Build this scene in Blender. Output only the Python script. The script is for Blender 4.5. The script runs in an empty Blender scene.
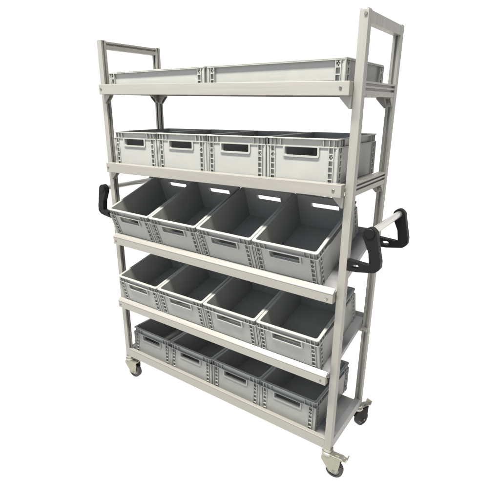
import bpy, bmesh, math
from math import radians, sin, cos, pi
from mathutils import Matrix, Vector

scene = bpy.context.scene
COL = scene.collection

# ------------------------------------------------------------------ materials
def nodes_of(name):
    m = bpy.data.materials.new(name); m.use_nodes = True
    nt = m.node_tree; nt.nodes.clear()
    out = nt.nodes.new('ShaderNodeOutputMaterial')
    b = nt.nodes.new('ShaderNodeBsdfPrincipled')
    nt.links.new(b.outputs['BSDF'], out.inputs['Surface'])
    return m, nt, b, out

def make_mat(name, col, rough=.45, metal=0., var=.06, scale=9., rvar=.08, bump=.0, bscale=400., stretch=(1, 1, 1), spec=.5):
    m, nt, b, out = nodes_of(name)
    tc = nt.nodes.new('ShaderNodeTexCoord')
    mp = nt.nodes.new('ShaderNodeMapping'); mp.inputs['Scale'].default_value = stretch
    nt.links.new(tc.outputs['Object'], mp.inputs['Vector'])
    n = nt.nodes.new('ShaderNodeTexNoise'); n.inputs['Scale'].default_value = scale
    n.inputs['Detail'].default_value = 6; n.inputs['Roughness'].default_value = .6
    nt.links.new(mp.outputs['Vector'], n.inputs['Vector'])
    oi = nt.nodes.new('ShaderNodeObjectInfo')
    add = nt.nodes.new('ShaderNodeMath'); add.operation = 'MULTIPLY_ADD'
    nt.links.new(oi.outputs['Random'], add.inputs[0]); add.inputs[1].default_value = .35
    nt.links.new(n.outputs['Fac'], add.inputs[2])
    r = nt.nodes.new('ShaderNodeMapRange')
    r.inputs['From Min'].default_value = .3; r.inputs['From Max'].default_value = 1.05
    r.inputs['To Min'].default_value = 1 - var; r.inputs['To Max'].default_value = 1 + var
    nt.links.new(add.outputs[0], r.inputs['Value'])
    mx = nt.nodes.new('ShaderNodeVectorMath'); mx.operation = 'SCALE'
    mx.inputs[0].default_value = col
    nt.links.new(r.outputs['Result'], mx.inputs['Scale'])
    nt.links.new(mx.outputs['Vector'], b.inputs['Base Color'])
    r2 = nt.nodes.new('ShaderNodeMapRange')
    r2.inputs['From Min'].default_value = .3; r2.inputs['From Max'].default_value = .7
    r2.inputs['To Min'].default_value = rough - rvar; r2.inputs['To Max'].default_value = rough + rvar
    nt.links.new(n.outputs['Fac'], r2.inputs['Value'])
    nt.links.new(r2.outputs['Result'], b.inputs['Roughness'])
    b.inputs['Metallic'].default_value = metal
    b.inputs['Specular IOR Level'].default_value = spec
    if bump:
        n2 = nt.nodes.new('ShaderNodeTexNoise'); n2.inputs['Scale'].default_value = bscale
        n2.inputs['Detail'].default_value = 3
        nt.links.new(mp.outputs['Vector'], n2.inputs['Vector'])
        bp = nt.nodes.new('ShaderNodeBump'); bp.inputs['Strength'].default_value = bump
        bp.inputs['Distance'].default_value = .0006
        nt.links.new(n2.outputs['Fac'], bp.inputs['Height'])
        nt.links.new(bp.outputs['Normal'], b.inputs['Normal'])
    return m

M = {}
def worn_plastic(name, col):
    m = make_mat(name, col, .40, 0, .07, 5, .08, .12, 900)
    nt = m.node_tree; b = nt.nodes['Principled BSDF']
    src = b.inputs['Base Color'].links[0].from_socket
    tc = nt.nodes['Texture Coordinate']
    oi = nt.nodes.new('ShaderNodeObjectInfo')
    off = nt.nodes.new('ShaderNodeVectorMath'); off.operation = 'ADD'
    sc = nt.nodes.new('ShaderNodeVectorMath'); sc.operation = 'SCALE'; sc.inputs[0].default_value = (7, 11, 5)
    nt.links.new(oi.outputs['Random'], sc.inputs['Scale'])
    nt.links.new(tc.outputs['Object'], off.inputs[0]); nt.links.new(sc.outputs['Vector'], off.inputs[1])
    col_s = src
    # (mapping scale, rotation, noise scale, low, high, strength, tint): scuffs one way, scuffs the other, dusty patches, specks
    for ms, rot, ns, lo, hi, st, tint in (((6, 6, 160), .0, 1., .64, .74, .13, (.42, .42, .40)), ((150, 6, 5), .5, 1., .66, .76, .10, (.40, .40, .39)),
                                          ((1, 1, 1), 0, 11, .50, .75, .20, (.34, .33, .29)), ((1, 1, 1), 0, 160, .70, .76, .45, (.10, .10, .09))):
        mp = nt.nodes.new('ShaderNodeMapping'); mp.inputs['Scale'].default_value = ms; mp.inputs['Rotation'].default_value = (0, rot, 0)
        nt.links.new(off.outputs['Vector'], mp.inputs['Vector'])
        n = nt.nodes.new('ShaderNodeTexNoise'); n.inputs['Scale'].default_value = ns; n.inputs['Detail'].default_value = 4
        nt.links.new(mp.outputs['Vector'], n.inputs['Vector'])
        r = nt.nodes.new('ShaderNodeMapRange'); r.inputs['From Min'].default_value = lo; r.inputs['From Max'].default_value = hi
        r.inputs['To Max'].default_value = st
        nt.links.new(n.outputs['Fac'], r.inputs['Value'])
        mx = nt.nodes.new('ShaderNodeMix'); mx.data_type = 'RGBA'
        nt.links.new(r.outputs['Result'], mx.inputs[0]); nt.links.new(col_s, mx.inputs[6]); mx.inputs[7].default_value = (*tint, 1)
        col_s = mx.outputs[2]
    nt.links.new(col_s, b.inputs['Base Color'])
    return m
M['crate'] = worn_plastic('crate_plastic', (.229, .232, .218))
M['alu_v'] = make_mat('anodised_profile_upright', (.222, .215, .196), .40, .25, .09, 5, .10, .10, 300, (18, 18, .6))
M['alu_h'] = make_mat('anodised_profile_crossways', (.226, .218, .199), .40, .25, .09, 5, .10, .10, 300, (.6, 18, 18))
M['deck'] = make_mat('shelf_sheet_metal', (.24, .24, .245), .38, .35, .05, 4, .07, .04, 300, (.8, 14, 14))
M['zinc'] = make_mat('zinc_plated_steel', (.42, .41, .36), .32, .9, .08, 30, .08, .05, 200)
M['fork'] = make_mat('zinc_fork_darkened', (.27, .27, .22), .36, .75, .12, 25, .1, .08, 200)  # same zinc, darker: reflection of a dark room put into the colour
M['tube'] = make_mat('brushed_steel_tube', (.62, .61, .58), .30, .85, .06, 20, .06, .05, 300, (12, .6, 12))
M['black'] = make_mat('black_moulded_plastic', (.0045, .0045, .005), .52, 0, .2, 25, .1, .25, 700, spec=.16)
M['rubber'] = make_mat('dark_rubber', (.026, .026, .025), .6, 0, .25, 30, .1, .2, 300)
M['hub'] = make_mat('wheel_core_plastic', (.16, .155, .14), .5, 0, .1, 20, .08)
M['screw'] = make_mat('dark_screw_steel', (.20, .19, .17), .35, .8, .1, 30)
M['socket'] = make_mat('screw_socket', (.02, .02, .02), .6, 0, .1, 30)

# ------------------------------------------------------------------ mesh helper
class MB:
    def __init__(s): s.bm = bmesh.new()
    def box(s, x0, x1, y0, y1, z0, z1, bev=0., seg=1):
        vs = [s.bm.verts.new(p) for p in ((x0,y0,z0),(x1,y0,z0),(x1,y1,z0),(x0,y1,z0),(x0,y0,z1),(x1,y0,z1),(x1,y1,z1),(x0,y1,z1))]
        fs = [s.bm.faces.new([vs[i] for i in q]) for q in ((3,2,1,0),(4,5,6,7),(0,1,5,4),(1,2,6,5),(2,3,7,6),(3,0,4,7))]
        if bev:
            es = set(e for f in fs for e in f.edges)
            bmesh.ops.bevel(s.bm, geom=list(es), offset=bev, segments=seg, profile=.5, affect='EDGES')
        return s
    def prism(s, poly, place, a0, a1, bev=0., seg=1):
        """poly: 2-D outline; place(u, v, a) -> 3-D point; extruded from a0 to a1."""
        A = [s.bm.verts.new(place(u, v, a0)) for u, v in poly]
        B = [s.bm.verts.new(place(u, v, a1)) for u, v in poly]
        n = len(poly)
        fs = [s.bm.faces.new(A[::-1]), s.bm.faces.new(B)]
        for i in range(n):
            j = (i + 1) % n
            fs.append(s.bm.faces.new((A[i], A[j], B[j], B[i])))
        if bev:
            es = set(list(fs[0].edges) + list(fs[1].edges))
            bmesh.ops.bevel(s.bm, geom=list(es), offset=bev, segments=seg, profile=.5, affect='EDGES')
        return s
    def plate(s, us, ws, holes, place, t):
        """flat plate on the grid us x ws with the listed cells open, thickness t."""
        nu, nw = len(us) - 1, len(ws) - 1
        vt = {}
        def v(i, j, k):
            if (i, j, k) not in vt: vt[(i, j, k)] = s.bm.verts.new(place(us[i], ws[j], t * k))
            return vt[(i, j, k)]
        solid = lambda i, j: 0 <= i < nu and 0 <= j < nw and (i, j) not in holes
        for i in range(nu):
            for j in range(nw):
                if not solid(i, j): continue
                s.bm.faces.new((v(i,j,0), v(i+1,j,0), v(i+1,j+1,0), v(i,j+1,0)))
                s.bm.faces.new((v(i,j+1,1), v(i+1,j+1,1), v(i+1,j,1), v(i,j,1)))
                for (a, b, di, dj) in (((i,j),(i+1,j),0,-1), ((i+1,j),(i+1,j+1),1,0), ((i+1,j+1),(i,j+1),0,1), ((i,j+1),(i,j),-1,0)):
                    if not solid(i+di, j+dj):
                        s.bm.faces.new((v(*b,0), v(*a,0), v(*a,1), v(*b,1)))
        return s
    def ring(s, outer, inner, z0, z1, bev=0.):
        n = len(outer)
        o0 = [s.bm.verts.new((x, y, z0)) for x, y in outer]; o1 = [s.bm.verts.new((x, y, z1)) for x, y in outer]
        i0 = [s.bm.verts.new((x, y, z0)) for x, y in inner]; i1 = [s.bm.verts.new((x, y, z1)) for x, y in inner]
        es = []
        for k in range(n):
            j = (k + 1) % n
            f = s.bm.faces.new((o1[k], o1[j], i1[j], i1[k])); es += [e for e in f.edges if not (set(e.verts) == {o1[k], i1[k]} or set(e.verts) == {o1[j], i1[j]})]
            s.bm.faces.new((o0[j], o0[k], i0[k], i0[j]))
            s.bm.faces.new((o0[k], o0[j], o1[j], o1[k]))
            s.bm.faces.new((i0[j], i0[k], i1[k], i1[j]))
        if bev:
            bmesh.ops.bevel(s.bm, geom=list(set(es)), offset=bev, segments=2, profile=.5, affect='EDGES')
        return s
    def lathe(s, prof, org, axis, n=40):
        """prof: (radius, height along axis) closed outline from axis to axis."""
        axis = Vector(axis).normalized()
        a = axis.orthogonal().normalized(); b = axis.cross(a)
        org = Vector(org); rings = []
        for r, h in prof:
            c = org + axis * h
            if r < 1e-6: rings.append([s.bm.verts.new(c)])
            else: rings.append([s.bm.verts.new(c + a * (r * cos(2*pi*k/n)) + b * (r * sin(2*pi*k/n))) for k in range(n)])
        for p, q in zip(rings[:-1], rings[1:]):
            for k in range(n):
                j = (k + 1) % n
                if len(p) == 1 and len(q) == 1: continue
                if len(p) == 1: s.bm.faces.new((p[0], q[k], q[j]))
                elif len(q) == 1: s.bm.faces.new((p[k], q[0], p[j]))
                else: s.bm.faces.new((p[k], q[k], q[j], p[j]))
        return s
    def cyl(s, p0, p1, r, n=32, bev=.0008):
        p0, p1 = Vector(p0), Vector(p1); L = (p1 - p0).length
        return s.lathe([(0, 0), (r - bev, 0), (r, bev), (r, L - bev), (r - bev, L), (0, L)], p0, p1 - p0, n)
    def shear(s, sl):
        for v in s.bm.verts: v.co.z += sl * v.co.x
        return s
    def build(s, name, mat, parent=None, smooth=None, loc=None):
        bmesh.ops.recalc_face_normals(s.bm, faces=s.bm.faces[:])
        me = bpy.data.meshes.new(name); s.bm.to_mesh(me); s.bm.free()
        if isinstance(mat, str): mat = M[mat]
        me.materials.append(mat)
        if smooth is not None:
            me.polygons.foreach_set('use_smooth', [True] * len(me.polygons))
            me.set_sharp_from_angle(angle=radians(smooth))
        o = bpy.data.objects.new(name, me); COL.objects.link(o)
        if parent: o.parent = parent
        if loc: o.location = loc
        return o

def rounded(x0, x1, y0, y1, r, seg=5):
    pts = []
    for cx, cy, a in ((x1-r, y0+r, -90), (x1-r, y1-r, 0), (x0+r, y1-r, 90), (x0+r, y0+r, 180)):
        for k in range(seg + 1):
            t = radians(a + 90 * k / seg); pts.append((cx + r*cos(t), cy + r*sin(t)))
    return pts
def fillet(poly, rs, seg=6):
    """round each corner of a 2-D outline."""
    out = []; n = len(poly)
    for i in range(n):
        p = Vector(poly[i]); a = (Vector(poly[i-1]) - p); b = (Vector(poly[(i+1) % n]) - p); r = rs[i]
        if r <= 0: out.append(tuple(p)); continue
        la, lb = a.length, b.length; a.normalize(); b.normalize()
        ang = a.angle(b); d = min(r / math.tan(ang/2), la*.49, lb*.49); r = d * math.tan(ang/2)
        c = p + (a + b).normalized() * (r / sin(ang/2))
        s0 = p + a*d - c; s1 = p + b*d - c
        a0 = math.atan2(s0.y, s0.x); a1 = math.atan2(s1.y, s1.x)
        da = (a1 - a0 + pi) % (2*pi) - pi
        for k in range(seg + 1):
            t = a0 + da * k / seg; out.append((c.x + r*cos(t), c.y + r*sin(t)))
    return out

def empty(name, loc=(0, 0, 0)):
    o = bpy.data.objects.new(name, None); COL.objects.link(o)
    o.location = loc; o.empty_display_size = .05
    return o
def tag(o, label, cat, group=None):
    o['label'] = label; o['category'] = cat
    if group: o['group'] = group
def kids(o): return [c for c in bpy.data.objects if c.parent == o]
def copy_tree(o, parent=None):
    c = o.copy(); COL.objects.link(c)
    if parent: c.parent = parent
    for ch in kids(o): copy_tree(ch, c)
    return c

XY = lambda u, v, a: (u, v, a)
XZ = lambda u, v, a: (u, a, v)
YZ = lambda u, v, a: (a, u, v)

# ------------------------------------------------------------------ the cart
W2, P, D, H = .6385, .0306, .392, 1.876      # half inner width, profile size, depth over posts, height
ZB = .140                                    # underside of the posts
cart = empty('shelf_cart', (0, 0, 0))
tag(cart, 'tall silver aluminium shelf trolley on castors, five shelves filled with grey crates', 'trolley')

def slot_square(x0, x1, y0, y1, slots):
    """square profile outline with a T-slot mouth in the named sides."""
    w, d, tw, td = .0043, .0022, .0092, .0110
    mx, my = (x0+x1)/2, (y0+y1)/2
    pts = []
    def side(ax, ay, dx, dy, nx, ny, L, on):
        pts.append((ax, ay))
        if on:
            for t, q in ((L/2-w, 0), (L/2-w, d), (L/2-tw, d), (L/2-tw, td), (L/2+tw, td), (L/2+tw, d), (L/2+w, d), (L/2+w, 0)):
                pts.append((ax+dx*t+nx*q, ay+dy*t+ny*q))
    side(x0, y0, 1, 0, 0, 1, x1-x0, '-y' in slots)
    side(x1, y0, 0, 1, -1, 0, y1-y0, '+x' in slots)
    side(x1, y1, -1, 0, 0, -1, x1-x0, '+y' in slots)
    side(x0, y1, 0, -1, 1, 0, y1-y0, '-x' in slots)
    return pts

posts = [(-W2-P, -W2, 0, P, ('+x', '+y')), (W2, W2+P, 0, P, ('-x', '+y')),
         (-W2-P, -W2, D-P, D, ('+x', '-y')), (W2, W2+P, D-P, D, ('-x', '-y'))]
for x0, x1, y0, y1, sl in posts:
    m = MB(); m.prism(slot_square(x0, x1, y0, y1, sl), XY, ZB, H)
    p = m.build('post', 'alu_v', cart)
    bv = p.modifiers.new('edge', 'BEVEL'); bv.width = .0012; bv.segments = 2; bv.limit_method = 'ANGLE'; bv.angle_limit = radians(60)
    e = MB(); e.box(x0+.0015, x1-.0015, y0+.0015, y1-.0015, H, H+.0025, .001, 1); e.build('end_cap', 'deck', p)
for sgn in (-1, 1):
    x0, x1 = (-W2-P+.001, -W2-.0015) if sgn < 0 else (W2+.0015, W2+P-.001)
    m = MB()
    ins = x1 if sgn < 0 else x0; outs = x0 if sgn < 0 else x1; q = -1 if sgn < 0 else 1
    zt, zb_ = H-.002, H-.036
    poly = [(outs, zb_), (outs, zt), (ins, zt)]
    for zc in (zt-.0120, ):
        poly += [(ins, zc+.0042), (ins+q*.0085, zc+.0042), (ins+q*.0085, zc-.0042), (ins, zc-.0042)]
    poly += [(ins, zb_)]
    m.prism(poly, lambda u, v, a: (u, a, v), P, D-P)
    t = m.build('top_rail', 'alu_v', cart)
    # bolt that holds the rail, its head on the front face of the post
    xb = (W2+P-.009) if sgn > 0 else (-W2-P)
    b = MB()
    if sgn > 0: b.cyl((xb, 0, H-.014), (xb, -.004, H-.014), .0055)
    else: b.cyl((xb, .015, H-.012), (xb-.006, .015, H-.012), .0055)
    b.build('bolt', 'screw', t)

# shelf data: beam top, beam bottom, beam front y, slope of the shelf
SH = {1: (1.671, 1.625, -.037, -.012), 2: (1.312, 1.266, -.037, .014)}
def beam_screw(x, y, z, parent, r=.0055):
    m = MB(); m.cyl((x, y, z), (x, y-.003, z), r); o = m.build('screw', 'screw', parent, 40)
    m = MB(); m.cyl((x, y-.0028, z), (x, y-.0034, z), r*.45, 6, .0001); m.build('screw_socket', 'socket', parent)
def gusset(x, y, z, dx, dy, L, w, parent, sl):
    """triangular corner bracket under a beam: leg along dx or dy, leg down."""
    m = MB()
    poly = [(0, 0), (L, 0), (L, -.006), (.006, -L), (0, -L)]
    pl = (lambda u, v, a: (x+dx*u, y+a, z+v)) if dx else (lambda u, v, a: (x+a, y+dy*u, z+v))
    t = .004
    m.prism(poly, pl, -w/2, -w/2+t, .0008)
    m.prism(poly, pl, w/2-t, w/2, .0008)
    m.prism([(.0004, -.0004), (L-.0004, -.0004), (L-.0004, -.005), (.0004, -.005)], pl, -w/2+t, w/2-t)
    m.prism([(.0004, -.0052), (.005, -.0052), (.005, -L+.0004), (.0004, -L+.0004)], pl, -w/2+t, w/2-t)
    m.shear(sl); o = m.build('corner_bracket', 'alu_h', parent)
    m = MB()
    m.cyl(pl(L*.62, -.005, 0), pl(L*.62, -.0085, 0), w*.2, 16, .0005)
    m.cyl(pl(.005, -L*.62, 0), pl(.0085, -L*.62, 0), w*.2, 16, .0005)
    m.shear(sl); m.build('bracket_screw', 'screw', parent)

for i, (zt, zb_, yf, sl) in SH.items():
    zd = zt - .0165
    m = MB(); m.box(-W2+.001, W2-.001, .0, D-P-.001, zd-.003, zd)
    for k in range(9):                                   # stiffening folds below the sheet
        y = .03 + k*.038
        m.box(-W2+.004, W2-.004, y, y+.003, zd-.018, zd-.0031)
    m.shear(sl); shelf = m.build('shelf', 'deck', cart)
    m = MB(); m.box(-W2, W2, yf, -.0005, zb_, zt, .0015, 2).shear(sl); m.build('front_beam', 'alu_h', shelf)
    m = MB(); m.box(-W2, W2, D-P, D+.008, zb_, zd-.004, .0015, 2).shear(sl); m.build('back_beam', 'alu_h', shelf)
    for s in (-1, 1):
        xo, xi = s*(W2+P-.0015), s*(W2+.0005)
        poly = [(xi, zb_), (xo, zb_)]
        for zc in (zt-.0235, zt-.0085):
            poly += [(xo, zc-.0042), (xo-s*.0085, zc-.0042), (xo-s*.0085, zc+.0042), (xo, zc+.0042)]
        poly += [(xo, zt+.002), (xi, zt+.002)]
        m = MB(); m.prism(poly, lambda u, v, a: (u, a, v), P+.0003, D-P-.0003).shear(sl); m.build('side_rail', 'alu_h', shelf)
        gusset(s*W2, -.0005-.0145+.016, zb_, -s, 0, .042, .027, shelf, sl)
        gusset(s*W2, D-.0155, zb_, -s, 0, .042, .026, shelf, sl)
        gusset(s*(W2+.0155), D-P, zb_, 0, -1, .036, .026, shelf, sl)
    for x in ((-W2+.016), (W2-.030)):
        beam_screw(x, yf, (zt+zb_)/2 + sl*x + .002, shelf)

# sloping shelves: (beam top, beam bottom, beam front, lip top y, lip top z, deck start, tilt, slope)
TS = {3: dict(zt=.906, zb=.864, yf=-.037, yl=-.012, zl=.921, o=(-.0065, .903), t=20.2, sl=-.006),
      4: dict(zt=.5335, zb=.4925, yf=-.045, yl=-.0265, zl=.549, o=(-.0236, .530), t=13.6, sl=.001)}
for i, q in TS.items():
    th = radians(q['t']); oy, oz = q['o']; sl = q['sl']
    loc = lambda a, b: (oy + a*cos(th) - b*sin(th), oz + a*sin(th) + b*cos(th))
    m = MB()
    prof = [loc(0, -.0015), loc(.412, -.0015), loc(.412, .028), loc(.4145, .028), loc(.4145, -.026), loc(.39, -.026), loc(.39, -.0045), loc(0, -.0045)]
    m.prism(prof, YZ, -W2+.002, W2-.002).shear(sl)
    shelf = m.build('shelf', 'deck', cart)
    for s in (-1, 1):
        m = MB(); pr = [loc(.012, -.0048), loc(.389, -.0048), loc(.389, -.027), loc(.012, -.027)]
        a, b = sorted((s*(W2-.0005), s*(W2-.010)))
        m.prism(pr, YZ, a, b).shear(sl); m.build('side_rail', 'deck', shelf)
    m = MB()
    y0 = q['yf']; yb = q['yl'] + .0
    g0, g1 = q['zt']-.004, q['zt']-.0055
    prof = [(y0+.001, q['zb']), (y0, q['zb']+.001), (y0, g1-.0005), (y0+.0018, g1), (y0+.0018, g0), (y0, g0+.0004), (y0, q['zt']),
            (y0+.0015, q['zt']+.0015), (yb-.0015, q['zl']), (yb, q['zl']-.001), (yb, q['zl']-.02), (yb-.002, q['zl']-.022), (yb+.008, q['zb'])]
    m.prism(prof, YZ, -W2, W2).shear(sl); m.build('front_beam', 'alu_h', shelf)
    m = MB(); yb2, zb2 = loc(.372, -.03)
    m.box(-W2, W2, D-P+.002, D-.002, zb2-.030, zb2, .0015, 2).shear(sl); m.build('back_beam', 'alu_h', shelf)
    for s in (-1, 1):
        gusset(s*(W2+.0155), D-P, zb2-.002, 0, -1, .024, .026, shelf, sl)
    beam_screw(W2-.022, y0, (q['zt']+q['zb'])/2-.002+sl*W2, shelf, .004)
    beam_screw(-W2+.02, y0, (q['zt']+q['zb'])/2-.002-sl*W2, shelf, .004)

# bottom shelf
sl = -.004
m = MB(); m.box(-W2+.001, W2-.001, P+.0005, D-P-.0005, .1455, .1490).shear(sl); shelf = m.build('shelf', 'deck', cart)
m = MB()
prof = [(.001, .138), (0, .139), (0, .1835), (.0018, .184), (.0018, .1855), (0, .186), (0, .191), (.001, .192), (.011, .192), (.012, .191), (.012, .181), (P-.001, .181), (P, .180), (P, .138)]
m.prism(prof, YZ, -W2, W2).shear(sl); m.build('front_beam', 'alu_h', shelf)
m = MB(); m.box(-W2, W2, D-P, D-.0005, .1385, .1488, .001, 1).shear(sl); m.build('back_beam', 'alu_h', shelf)
for s in (-1, 1):
    a, b = sorted((s*(W2+.0005), s*(W2+P-.001)))
    xo = s*(W2+P-.001); xi = s*(W2+.0005)
    poly = [(xi, .139), (xo, .139), (xo, .184), (xi, .184)]
    m = MB(); m.prism(poly, lambda u, v, a: (u, a, v), P+.0003, D-P-.0003, .001).shear(sl); m.build('side_rail', 'deck', shelf)

# push handles
def to_px(sgn, pts): return [(sgn*x, z) for x, z in pts]
BR = [(.6693, .9955), (.706, .9965), (.774, 1.0075), (.7935, 1.024), (.7925, 1.052), (.7805, 1.100), (.7675, 1.160), (.746, 1.178), (.7225, 1.165), (.7175, 1.140), (.745, 1.0815), (.7525, 1.0315), (.6693, 1.0375)]
RR = [0, .02, .02, .02, .02, .03, .018, .03, .018, .02, .03, .006, 0]
SLT = [(.683, 1.007), (.714, 1.011), (.714, 1.026), (.683, 1.022)]
for sgn in (-1, 1):
    tc = (sgn*.7432, 1.1525)
    m = MB(); m.cyl((tc[0], .004, tc[1]), (tc[0], D-.004, tc[1]), .0135, 32, .001)
    hd = m.build('push_handle', 'tube', cart, 40)
    for yc in (.0153, D-.0153):
        m = MB()
        out = fillet(BR, RR); hole = fillet(SLT, [.006]*4)
        bm = m.bm
        place = lambda u, v, a: (sgn*u, a, v)
        # plate with the slot cut by bridging two outlines
        def edges_of(loop, y):
            vs = [bm.verts.new(place(u, v, y)) for u, v in loop]
            return vs, [bm.edges.new((vs[k], vs[(k+1) % len(vs)])) for k in range(len(vs))]
        lay = []
        for y in (yc-.0135, yc+.0135):
            vo, eo = edges_of(out, y); vh, eh = edges_of(hole, y)
            bmesh.ops.triangle_fill(bm, use_beauty=True, use_dissolve=False, edges=eo+eh)
            lay.append((vo, vh))
        for c in (0, 1):
            A, B = lay[0][c], lay[1][c]; n = len(A)
            for k in range(n):
                j = (k+1) % n; bm.faces.new((A[k], A[j], B[j], B[k]))
        o = m.build('handle_bracket', 'black', hd)
        bv = o.modifiers.new('edge', 'BEVEL'); bv.width = .0035; bv.segments = 3; bv.limit_method = 'ANGLE'; bv.angle_limit = radians(50)
        m = MB(); yo = yc-.0135 if yc < .2 else yc+.0135; dr = -1 if yc < .2 else 1
        m.cyl((tc[0], yo, tc[1]), (tc[0], yo+dr*.004, tc[1]), .019, 32, .0015); m.build('tube_cap', 'black', hd, 40)

# castors
def caster(px, py, ang, brake, forkmat='fork'):
    ca, sa = cos(ang), sin(ang)
    def L(x, y, z): return (px + ca*x - sa*y, py + sa*x + ca*y, z)
    def xf(m):
        for v in m.bm.verts:
            v.co = Vector(L(v.co.x, v.co.y, v.co.z))
        return m
    m = MB(); m.lathe([(0, .1399), (.0215, .1399), (.0225, .1385), (.0225, .130), (.0185, .128), (.0185, .1245), (.0255, .122), (.027, .1195), (.027, .113), (.0245, .1105), (0, .1105)], (0, 0, 0), (0, 0, 1), 40)
    c = xf(m).build('caster', 'zinc', cart, 35)
    tr, R = .036, .0395
    m = MB()
    m.prism(fillet([(-.027, -.0215), (tr+.030, -.0215), (tr+.030, .0215), (-.027, .0215)], [.018, .006, .006, .018]), XY, .1045, .1102, .001)
    ch = fillet([(-.024, .1046), (tr+.026, .1046), (tr+.026, .085), (tr+.018, .031), (tr-.019, .029), (-.024, .086)], [0, 0, .012, .016, .016, .012])
    for y in (-.0207, .0180): m.prism(ch, XZ, y, y+.0027, .0006)
    xf(m).build('fork', forkmat, c)
    m = MB(); m.lathe([(0, -.0125), (.024, -.0125), (.0265, -.009), (.0265, .009), (.024, .0125), (0, .0125)], (tr, 0, R), (0, 1, 0), 40)
    xf(m).build('wheel', 'hub', c, 35)
    m = MB(); m.lathe([(.0267, -.0145), (.0345, -.0155), (.0380, -.0130), (R, -.0070), (R, .0070), (.0380, .0130), (.0345, .0155), (.0267, .0145), (.0267, -.0145)], (tr, 0, R), (0, 1, 0), 48)
    xf(m).build('tyre', 'rubber', c, 40)
    m = MB(); m.cyl((tr, -.0245, R), (tr, .0245, R), .0058, 6, .0005); xf(m).build('axle', 'screw', c)
    if brake:
        m = MB()
        pr = [(.012, .1115), (tr+.028, .1115), (tr+.040, .1045), (tr+.052, .1065), (tr+.058, .125), (tr+.053, .126), (tr+.046, .1105), (tr+.040, .1095), (tr+.030, .1165), (.012, .1165)]
        m.prism(pr, XZ, -.0165, .0165, .001)
        m.prism([(tr+.000, .1172), (tr+.020, .1172), (tr+.018, .1215), (tr+.002, .1215)], XZ, -.008, .008, .0008)
        xf(m).build('brake_pedal', 'zinc', c)
caster(W2+.0155, .0145, radians(4), True)
caster(-W2-.0155, .0145, radians(6), False)
caster(W2+.0155, D-.0155, radians(68), True, 'black')
caster(-W2-.0155, D-.0155, radians(35), False)

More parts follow.
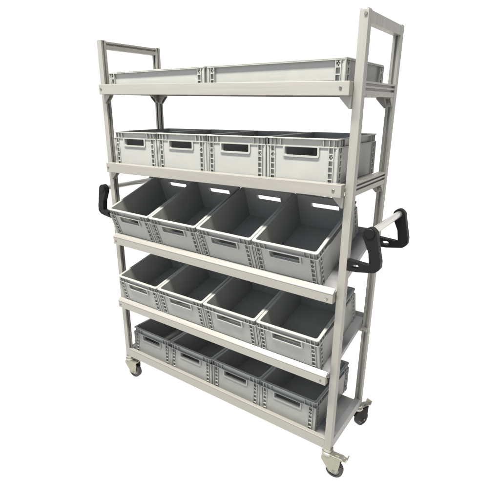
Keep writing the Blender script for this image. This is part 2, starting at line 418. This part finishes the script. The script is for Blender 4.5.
# ------------------------------------------------------------------ the crates
def make_crate(name, w, dep, h, fl, grip, cell):
    """stacking crate, origin at the middle of the front bottom edge, depth along +y."""
    root = empty(name)
    x1 = w/2; x0 = -x1
    IN = .0105                                  # how far the walls sit behind the ribs
    T = .003
    m = MB()
    hz1 = h - fl - .003; hz0 = hz1 - .033       # hand hole
    hx = .070
    yF, yB = IN, dep - IN
    # walls
    if grip:
        us = [x0+IN, -hx, hx, x1-IN]; ws = [.003, hz0, hz1, h-.001]; hol = {(1, 1)}
    else:
        us = [x0+IN, x1-IN]; ws = [.003, h-.001]; hol = set()
    m.plate(us, ws, hol, lambda u, v, a: (u, yF + a, v), T)
    m.plate(us, ws, hol, lambda u, v, a: (u, yB - a, v), T)
    for s in (-1, 1):
        m.plate([yF+.0001, yB-.0001], [.003, h-.001], set(), lambda u, v, a: (s*(x1-IN-a), u, v), T)
    m.box(x0+IN-.0005, x1-IN+.0005, yF-.0005, yB+.0005, .0, .0045)
    # ribs and raised panels on both ends and both long sides
    def face(half, P3, grip):
        """half: half length of this side; P3(u, z0, z1, u1, depth0, depth1) places a box on it."""
        e = half
        band = h - fl
        # ledge under the rim band
        P3(-e+.003, e-.003, band-.0032, band, .0, IN)
        # small ledge above the foot
        P3(-e+.012, e-.012, .0005, .006, .004, IN)
        # ribs in the band
        for u in ([.0185, .0370, .0600] if fl > .015 else []):
            for s in (-1, 1):
                c = s*(e-u); P3(c-.0011, c+.0011, band+.0002, h-.004, .0015, IN)
        # corner columns: ribs and rungs
        for s in (-1, 1):
            for u, d0 in ((.0035, .0005), (.0185, .0005), (.0370, .0005)):
                c = s*(e-u); P3(c-.0015, c+.0015, .004, band-.0034, d0, IN)
            a, b = sorted((s*(e-.0201), s*(e-.0354)))
            n = max(1, round((band-.008)/cell)); st = (band-.006)/n
            for k in range(1, n+1):
                z = .0035 + k*st
                if k < n: P3(a, b, z-.0019, z+.0019, .0009, IN)
            # plain strips either side of the middle rib of the corner column
            a, b = sorted((s*(e-.0051), s*(e-.0100))); P3(a, b, .0045, band-.0036, .0050, IN)
            a, b = sorted((s*(e-.0120), s*(e-.0169))); P3(a, b, .0045, band-.0036, .0050, IN)
            # cross in the topmost cell
            zc = .0035 + (n-(1.5 if n > 3 else .5))*st; uc = s*(e-.0277)
            P3(uc-.0022, uc+.0022, zc-.0022, zc+.0022, .0045, IN)
            for qx in (-1, 1):
                for qz in (-1, 1):
                    P3(uc+qx*.0050-.0022, uc+qx*.0050+.0022, zc+qz*.0065-.0026, zc+qz*.0065+.0026, .0020, IN)
        # big flat panel
        if grip: return
        if h < .1:
            for z in (.012,): P3(-e+.0388, e-.0388, .008, z, .0075, IN)
            return
        P3(-e+.0388, e-.0388, .008, band-.0045, .0042, IN)
    def front3(a, b, z0, z1, d0, d1): m.box(a, b, d0, d1, z0, z1)
    def back3(a, b, z0, z1, d0, d1): m.box(a, b, dep-d1, dep-d0, z0, z1)
    def right3(a, b, z0, z1, d0, d1): m.box(x1-d1, x1-d0, dep/2+a, dep/2+b, z0, z1)
    def left3(a, b, z0, z1, d0, d1): m.box(x0+d0, x0+d1, dep/2+a, dep/2+b, z0, z1)
    face(x1, front3, grip); face(x1, back3, grip)
    face(dep/2, right3, False); face(dep/2, left3, False)
    if grip:                                    # end panels with the hole left open
        e = x1
        for s in (0, 1):
            pl = (lambda u, v, a: (u, .0042 + a, v)) if s == 0 else (lambda u, v, a: (u, dep-.0042-a, v))
            m.plate([-e+.0388, -hx, hx, e-.0388], [.008, hz0, hz1-.0001, h-fl-.0034], {(1, 1), (1, 2)}, pl, IN-.0043)
    body = m.build('body', 'crate', root)
    # rim
    m = MB()
    out = rounded(x0, x1, 0, dep, .011); inn = rounded(x0+.0128, x1-.0128, .0128, dep-.0128, .011)
    m.ring(out, inn, h-.0042, h, .0012)
    m.build('rim', 'crate', root, 40)
    if grip:
        for s in (0, 1):
            m = MB()
            a = fillet([(-hx-.006, hz0-.005), (hx+.006, hz0-.005), (hx+.006, hz1+.0022), (-hx-.006, hz1+.0022)], [.008, .008, 0, 0], 4)
            b = fillet([(-hx+.0015, hz0+.001), (hx-.0015, hz0+.001), (hx-.0015, hz1-.001), (-hx+.0015, hz1-.001)], [.006, .006, .003, .003], 4)
            # resample the inner loop so that both loops have the same vertex count
            a = fillet([(-hx-.006, hz0-.005), (hx+.006, hz0-.005), (hx+.006, hz1+.0018), (-hx-.006, hz1+.0018)], [.008, .008, .001, .001], 4)
            bm = m.bm; d0, d1 = -.0015, IN+T+.0015
            pl = (lambda u, v, q: (u, q, v)) if s == 0 else (lambda u, v, q: (u, dep-q, v))
            A0 = [bm.verts.new(pl(u, v, d0)) for u, v in a]; B0 = [bm.verts.new(pl(u, v, d0)) for u, v in b]
            A1 = [bm.verts.new(pl(u, v, d1)) for u, v in a]; B1 = [bm.verts.new(pl(u, v, d1)) for u, v in b]
            n = len(a)
            for k in range(n):
                j = (k+1) % n
                bm.faces.new((A0[k], A0[j], B0[j], B0[k])); bm.faces.new((A1[j], A1[k], B1[k], B1[j]))
                bm.faces.new((A0[j], A0[k], A1[k], A1[j])); bm.faces.new((B0[k], B0[j], B1[j], B1[k]))
            m.build('hand_hole', 'crate', root)
    return root

crate0 = make_crate('storage_crate', .2995, .400, .170, .029, True, .024)
tray0 = make_crate('storage_tray', .5990, .400, .080, .005, False, .021)

def place(src, first, x, y, z, tilt, roll, yaw=0.):
    o = src if first else copy_tree(src)
    o.location = (x, y, z)
    o.rotation_euler = (Matrix.Rotation(-roll, 4, 'Y') @ Matrix.Rotation(tilt, 4, 'X') @ Matrix.Rotation(yaw, 4, 'Z')).to_euler()
    return o

# top shelf: two low trays
tz = 1.6530
for k, (x, lab) in enumerate(((-.305, 'low wide grey tray on the left half of the top shelf'), (.305, 'low wide grey tray on the right half of the top shelf'))):
    o = place(tray0, k == 0, x, .001 + .003*k, tz + .004 + .006*x, 0, .006)
    tag(o, lab, 'tray', 'low grey trays on the top shelf')

pos = ['leftmost', 'second from left', 'third from left', 'rightmost']
rows = [(2, 'upright grey crate on the second shelf from the top, {} of four', 'upright grey crates on the second shelf'),
        (3, 'steeply tilted open grey crate on the middle shelf, {} of four', 'tilted grey crates on the middle shelf'),
        (4, 'gently tilted open grey crate on the fourth shelf down, {} of four', 'tilted grey crates on the fourth shelf'),
        (5, 'upright open grey crate on the bottom shelf, {} of four', 'upright grey crates on the bottom shelf')]
jit = [(.000, .4), (.002, -.3), (-.0015, .2), (.001, -.35)]
first = True
for r, lab, grp in rows:
    for k in range(4):
        x = (k-1.5)*.3025; dy, dyaw = jit[(k + r) % 4]
        yaw = radians(dyaw)*1.0
        if r == 2: a = (x, .000+dy, 1.2962 + .014*x, 0, .014, yaw)
        if r == 3: a = (x-.027, -.0065, .9032 - .006*x, radians(20.2), -.006, yaw)
        if r == 4: a = (x+.0015, -.0236, .5302 + .001*x, radians(13.6), .001, -yaw)
        if r == 5: a = (x-.033, .042+dy, .1500 - .004*x, 0, -.004, yaw)
        o = place(crate0, first, *a); first = False
        tag(o, lab.format(pos[k]), 'crate', grp)

# ------------------------------------------------------------------ added translucent ground, lit through from below to drown the shadows
def floor_mat():
    m, nt, b, out = nodes_of('backlit_shadowless_sheet')
    nt.nodes.remove(b)
    d = nt.nodes.new('ShaderNodeBsdfDiffuse'); d.inputs['Color'].default_value = (.55, .55, .55, 1)
    t = nt.nodes.new('ShaderNodeBsdfTranslucent'); t.inputs['Color'].default_value = (.96, .96, .96, 1)
    mx = nt.nodes.new('ShaderNodeMixShader'); mx.inputs[0].default_value = .8
    nt.links.new(d.outputs[0], mx.inputs[1]); nt.links.new(t.outputs[0], mx.inputs[2])
    nt.links.new(mx.outputs[0], out.inputs['Surface'])
    return m
m = MB(); S = 120
vs = [m.bm.verts.new(p) for p in ((-S, -S, 0), (S, -S, 0), (S, S, 0), (-S, S, 0))]; m.bm.faces.new(vs)
fl = m.build('floor', floor_mat()); fl['kind'] = 'structure'

# ------------------------------------------------------------------ light
w = bpy.data.worlds.new('World'); scene.world = w; w.use_nodes = True
nt = w.node_tree; nt.nodes.clear()
out = nt.nodes.new('ShaderNodeOutputWorld'); bg = nt.nodes.new('ShaderNodeBackground')
nt.links.new(bg.outputs[0], out.inputs['Surface'])
tc = nt.nodes.new('ShaderNodeTexCoord'); sp = nt.nodes.new('ShaderNodeSeparateXYZ')
nt.links.new(tc.outputs['Generated'], sp.inputs[0])
mr = nt.nodes.new('ShaderNodeMapRange'); mr.inputs['From Min'].default_value = -1; mr.inputs['From Max'].default_value = 1
nt.links.new(sp.outputs['Z'], mr.inputs['Value'])
HOR, TOP, ROOM, FRONT_FILL = 1.12, .32, .16, 1.45
UNDER = (1.50, 1.44, 1.36, 1)  # added light below the floor, shines through it and whitens shadows
def ramp(stops):
    cr = nt.nodes.new('ShaderNodeValToRGB'); nt.links.new(mr.outputs[0], cr.inputs[0])
    els = cr.color_ramp.elements
    els[0].position = stops[0][0]; els[0].color = stops[0][1]
    els[1].position = stops[-1][0]; els[1].color = stops[-1][1]
    for p, c in stops[1:-1]:
        e = els.new(p); e.color = c
    return cr
g = lambda v: (v, v, v*1.01, 1)
cool = lambda v: (v*.95, v, v*1.08, 1)
ra = ramp([(0, UNDER), (.495, UNDER), (.4999, g(HOR)), (.655, g(HOR)), (.72, cool(TOP)), (1, cool(TOP))])      # lit white backdrop behind
rb = ramp([(0, UNDER), (.495, UNDER), (.4999, cool(ROOM)), (.655, cool(ROOM)), (.72, cool(TOP)), (1, cool(TOP))])  # dimmer room in front
dt = nt.nodes.new('ShaderNodeVectorMath'); dt.operation = 'DOT_PRODUCT'
nt.links.new(tc.outputs['Generated'], dt.inputs[0]); dt.inputs[1].default_value = (-.61, .79, 0)
am = nt.nodes.new('ShaderNodeMapRange'); am.interpolation_type = 'SMOOTHSTEP'
am.inputs['From Min'].default_value = 0.; am.inputs['From Max'].default_value = .45
nt.links.new(dt.outputs['Value'], am.inputs['Value'])
# added cool fill from the front, no real source, lightens the crate interiors
blue = lambda v: (v*.90, v, v*1.14, 1)
rc = ramp([(0, UNDER), (.495, UNDER), (.4999, blue(FRONT_FILL)), (.80, blue(FRONT_FILL)), (.90, cool(TOP)), (1, cool(TOP))])
df = nt.nodes.new('ShaderNodeVectorMath'); df.operation = 'DOT_PRODUCT'
nt.links.new(tc.outputs['Generated'], df.inputs[0]); df.inputs[1].default_value = (-.17, -.985, 0)
fm = nt.nodes.new('ShaderNodeMapRange'); fm.interpolation_type = 'SMOOTHSTEP'
fm.inputs['From Min'].default_value = .25; fm.inputs['From Max'].default_value = .65
nt.links.new(df.outputs['Value'], fm.inputs['Value'])
rm = nt.nodes.new('ShaderNodeMix'); rm.data_type = 'RGBA'
nt.links.new(fm.outputs[0], rm.inputs[0]); nt.links.new(rb.outputs[0], rm.inputs[6]); nt.links.new(rc.outputs[0], rm.inputs[7])
cr = nt.nodes.new('ShaderNodeMix'); cr.data_type = 'RGBA'
nt.links.new(am.outputs[0], cr.inputs[0]); nt.links.new(rm.outputs[2], cr.inputs[6]); nt.links.new(ra.outputs[0], cr.inputs[7])
nt.links.new(cr.outputs[2], bg.inputs['Color']); bg.inputs['Strength'].default_value = 1

ld = bpy.data.lights.new('ceiling_lamp', 'AREA'); ld.shape = 'RECTANGLE'; ld.size = 4.2; ld.size_y = .70
ld.energy = 1980; ld.color = (1, .960, .885)
lo = bpy.data.objects.new('ceiling_lamp', ld); COL.objects.link(lo)
lo.location = (.15, -2.30, 7.0)
lo.rotation_euler = (Vector((.0, .1, .9)) - Vector(lo.location)).to_track_quat('-Z', 'Y').to_euler()

# ------------------------------------------------------------------ camera
C = dict(cx=1.2126, cy=-1.4699, cz=1.5876, yaw=.6084, pitch=-.3291, roll=.0044, f=429.9327, px=242.0936, py=251.6066)
cam = bpy.data.cameras.new('camera'); co = bpy.data.objects.new('camera', cam); COL.objects.link(co)
cy, sy, cp, sp_ = cos(C['yaw']), sin(C['yaw']), cos(C['pitch']), sin(C['pitch'])
f = Vector((-sy*cp, cy*cp, sp_)); r = Vector((cy, sy, 0)); u = r.cross(f)
cr_, sr = cos(C['roll']), sin(C['roll'])
r2 = cr_*r + sr*u; u2 = -sr*r + cr_*u
mat = Matrix((r2, u2, -f)).transposed().to_4x4(); mat.translation = (C['cx'], C['cy'], C['cz'])
co.matrix_world = mat
cam.sensor_width = 36; cam.lens = C['f']/500*36
cam.shift_x = (250-C['px'])/500; cam.shift_y = (C['py']-250)/500
cam.clip_start = .05; cam.clip_end = 500
scene.camera = co

scene.render.engine = 'CYCLES'
scene.cycles.max_bounces = 8
scene.view_settings.view_transform = 'Standard'
scene.view_settings.look = 'None'
scene.view_settings.exposure = 0; scene.view_settings.gamma = 1
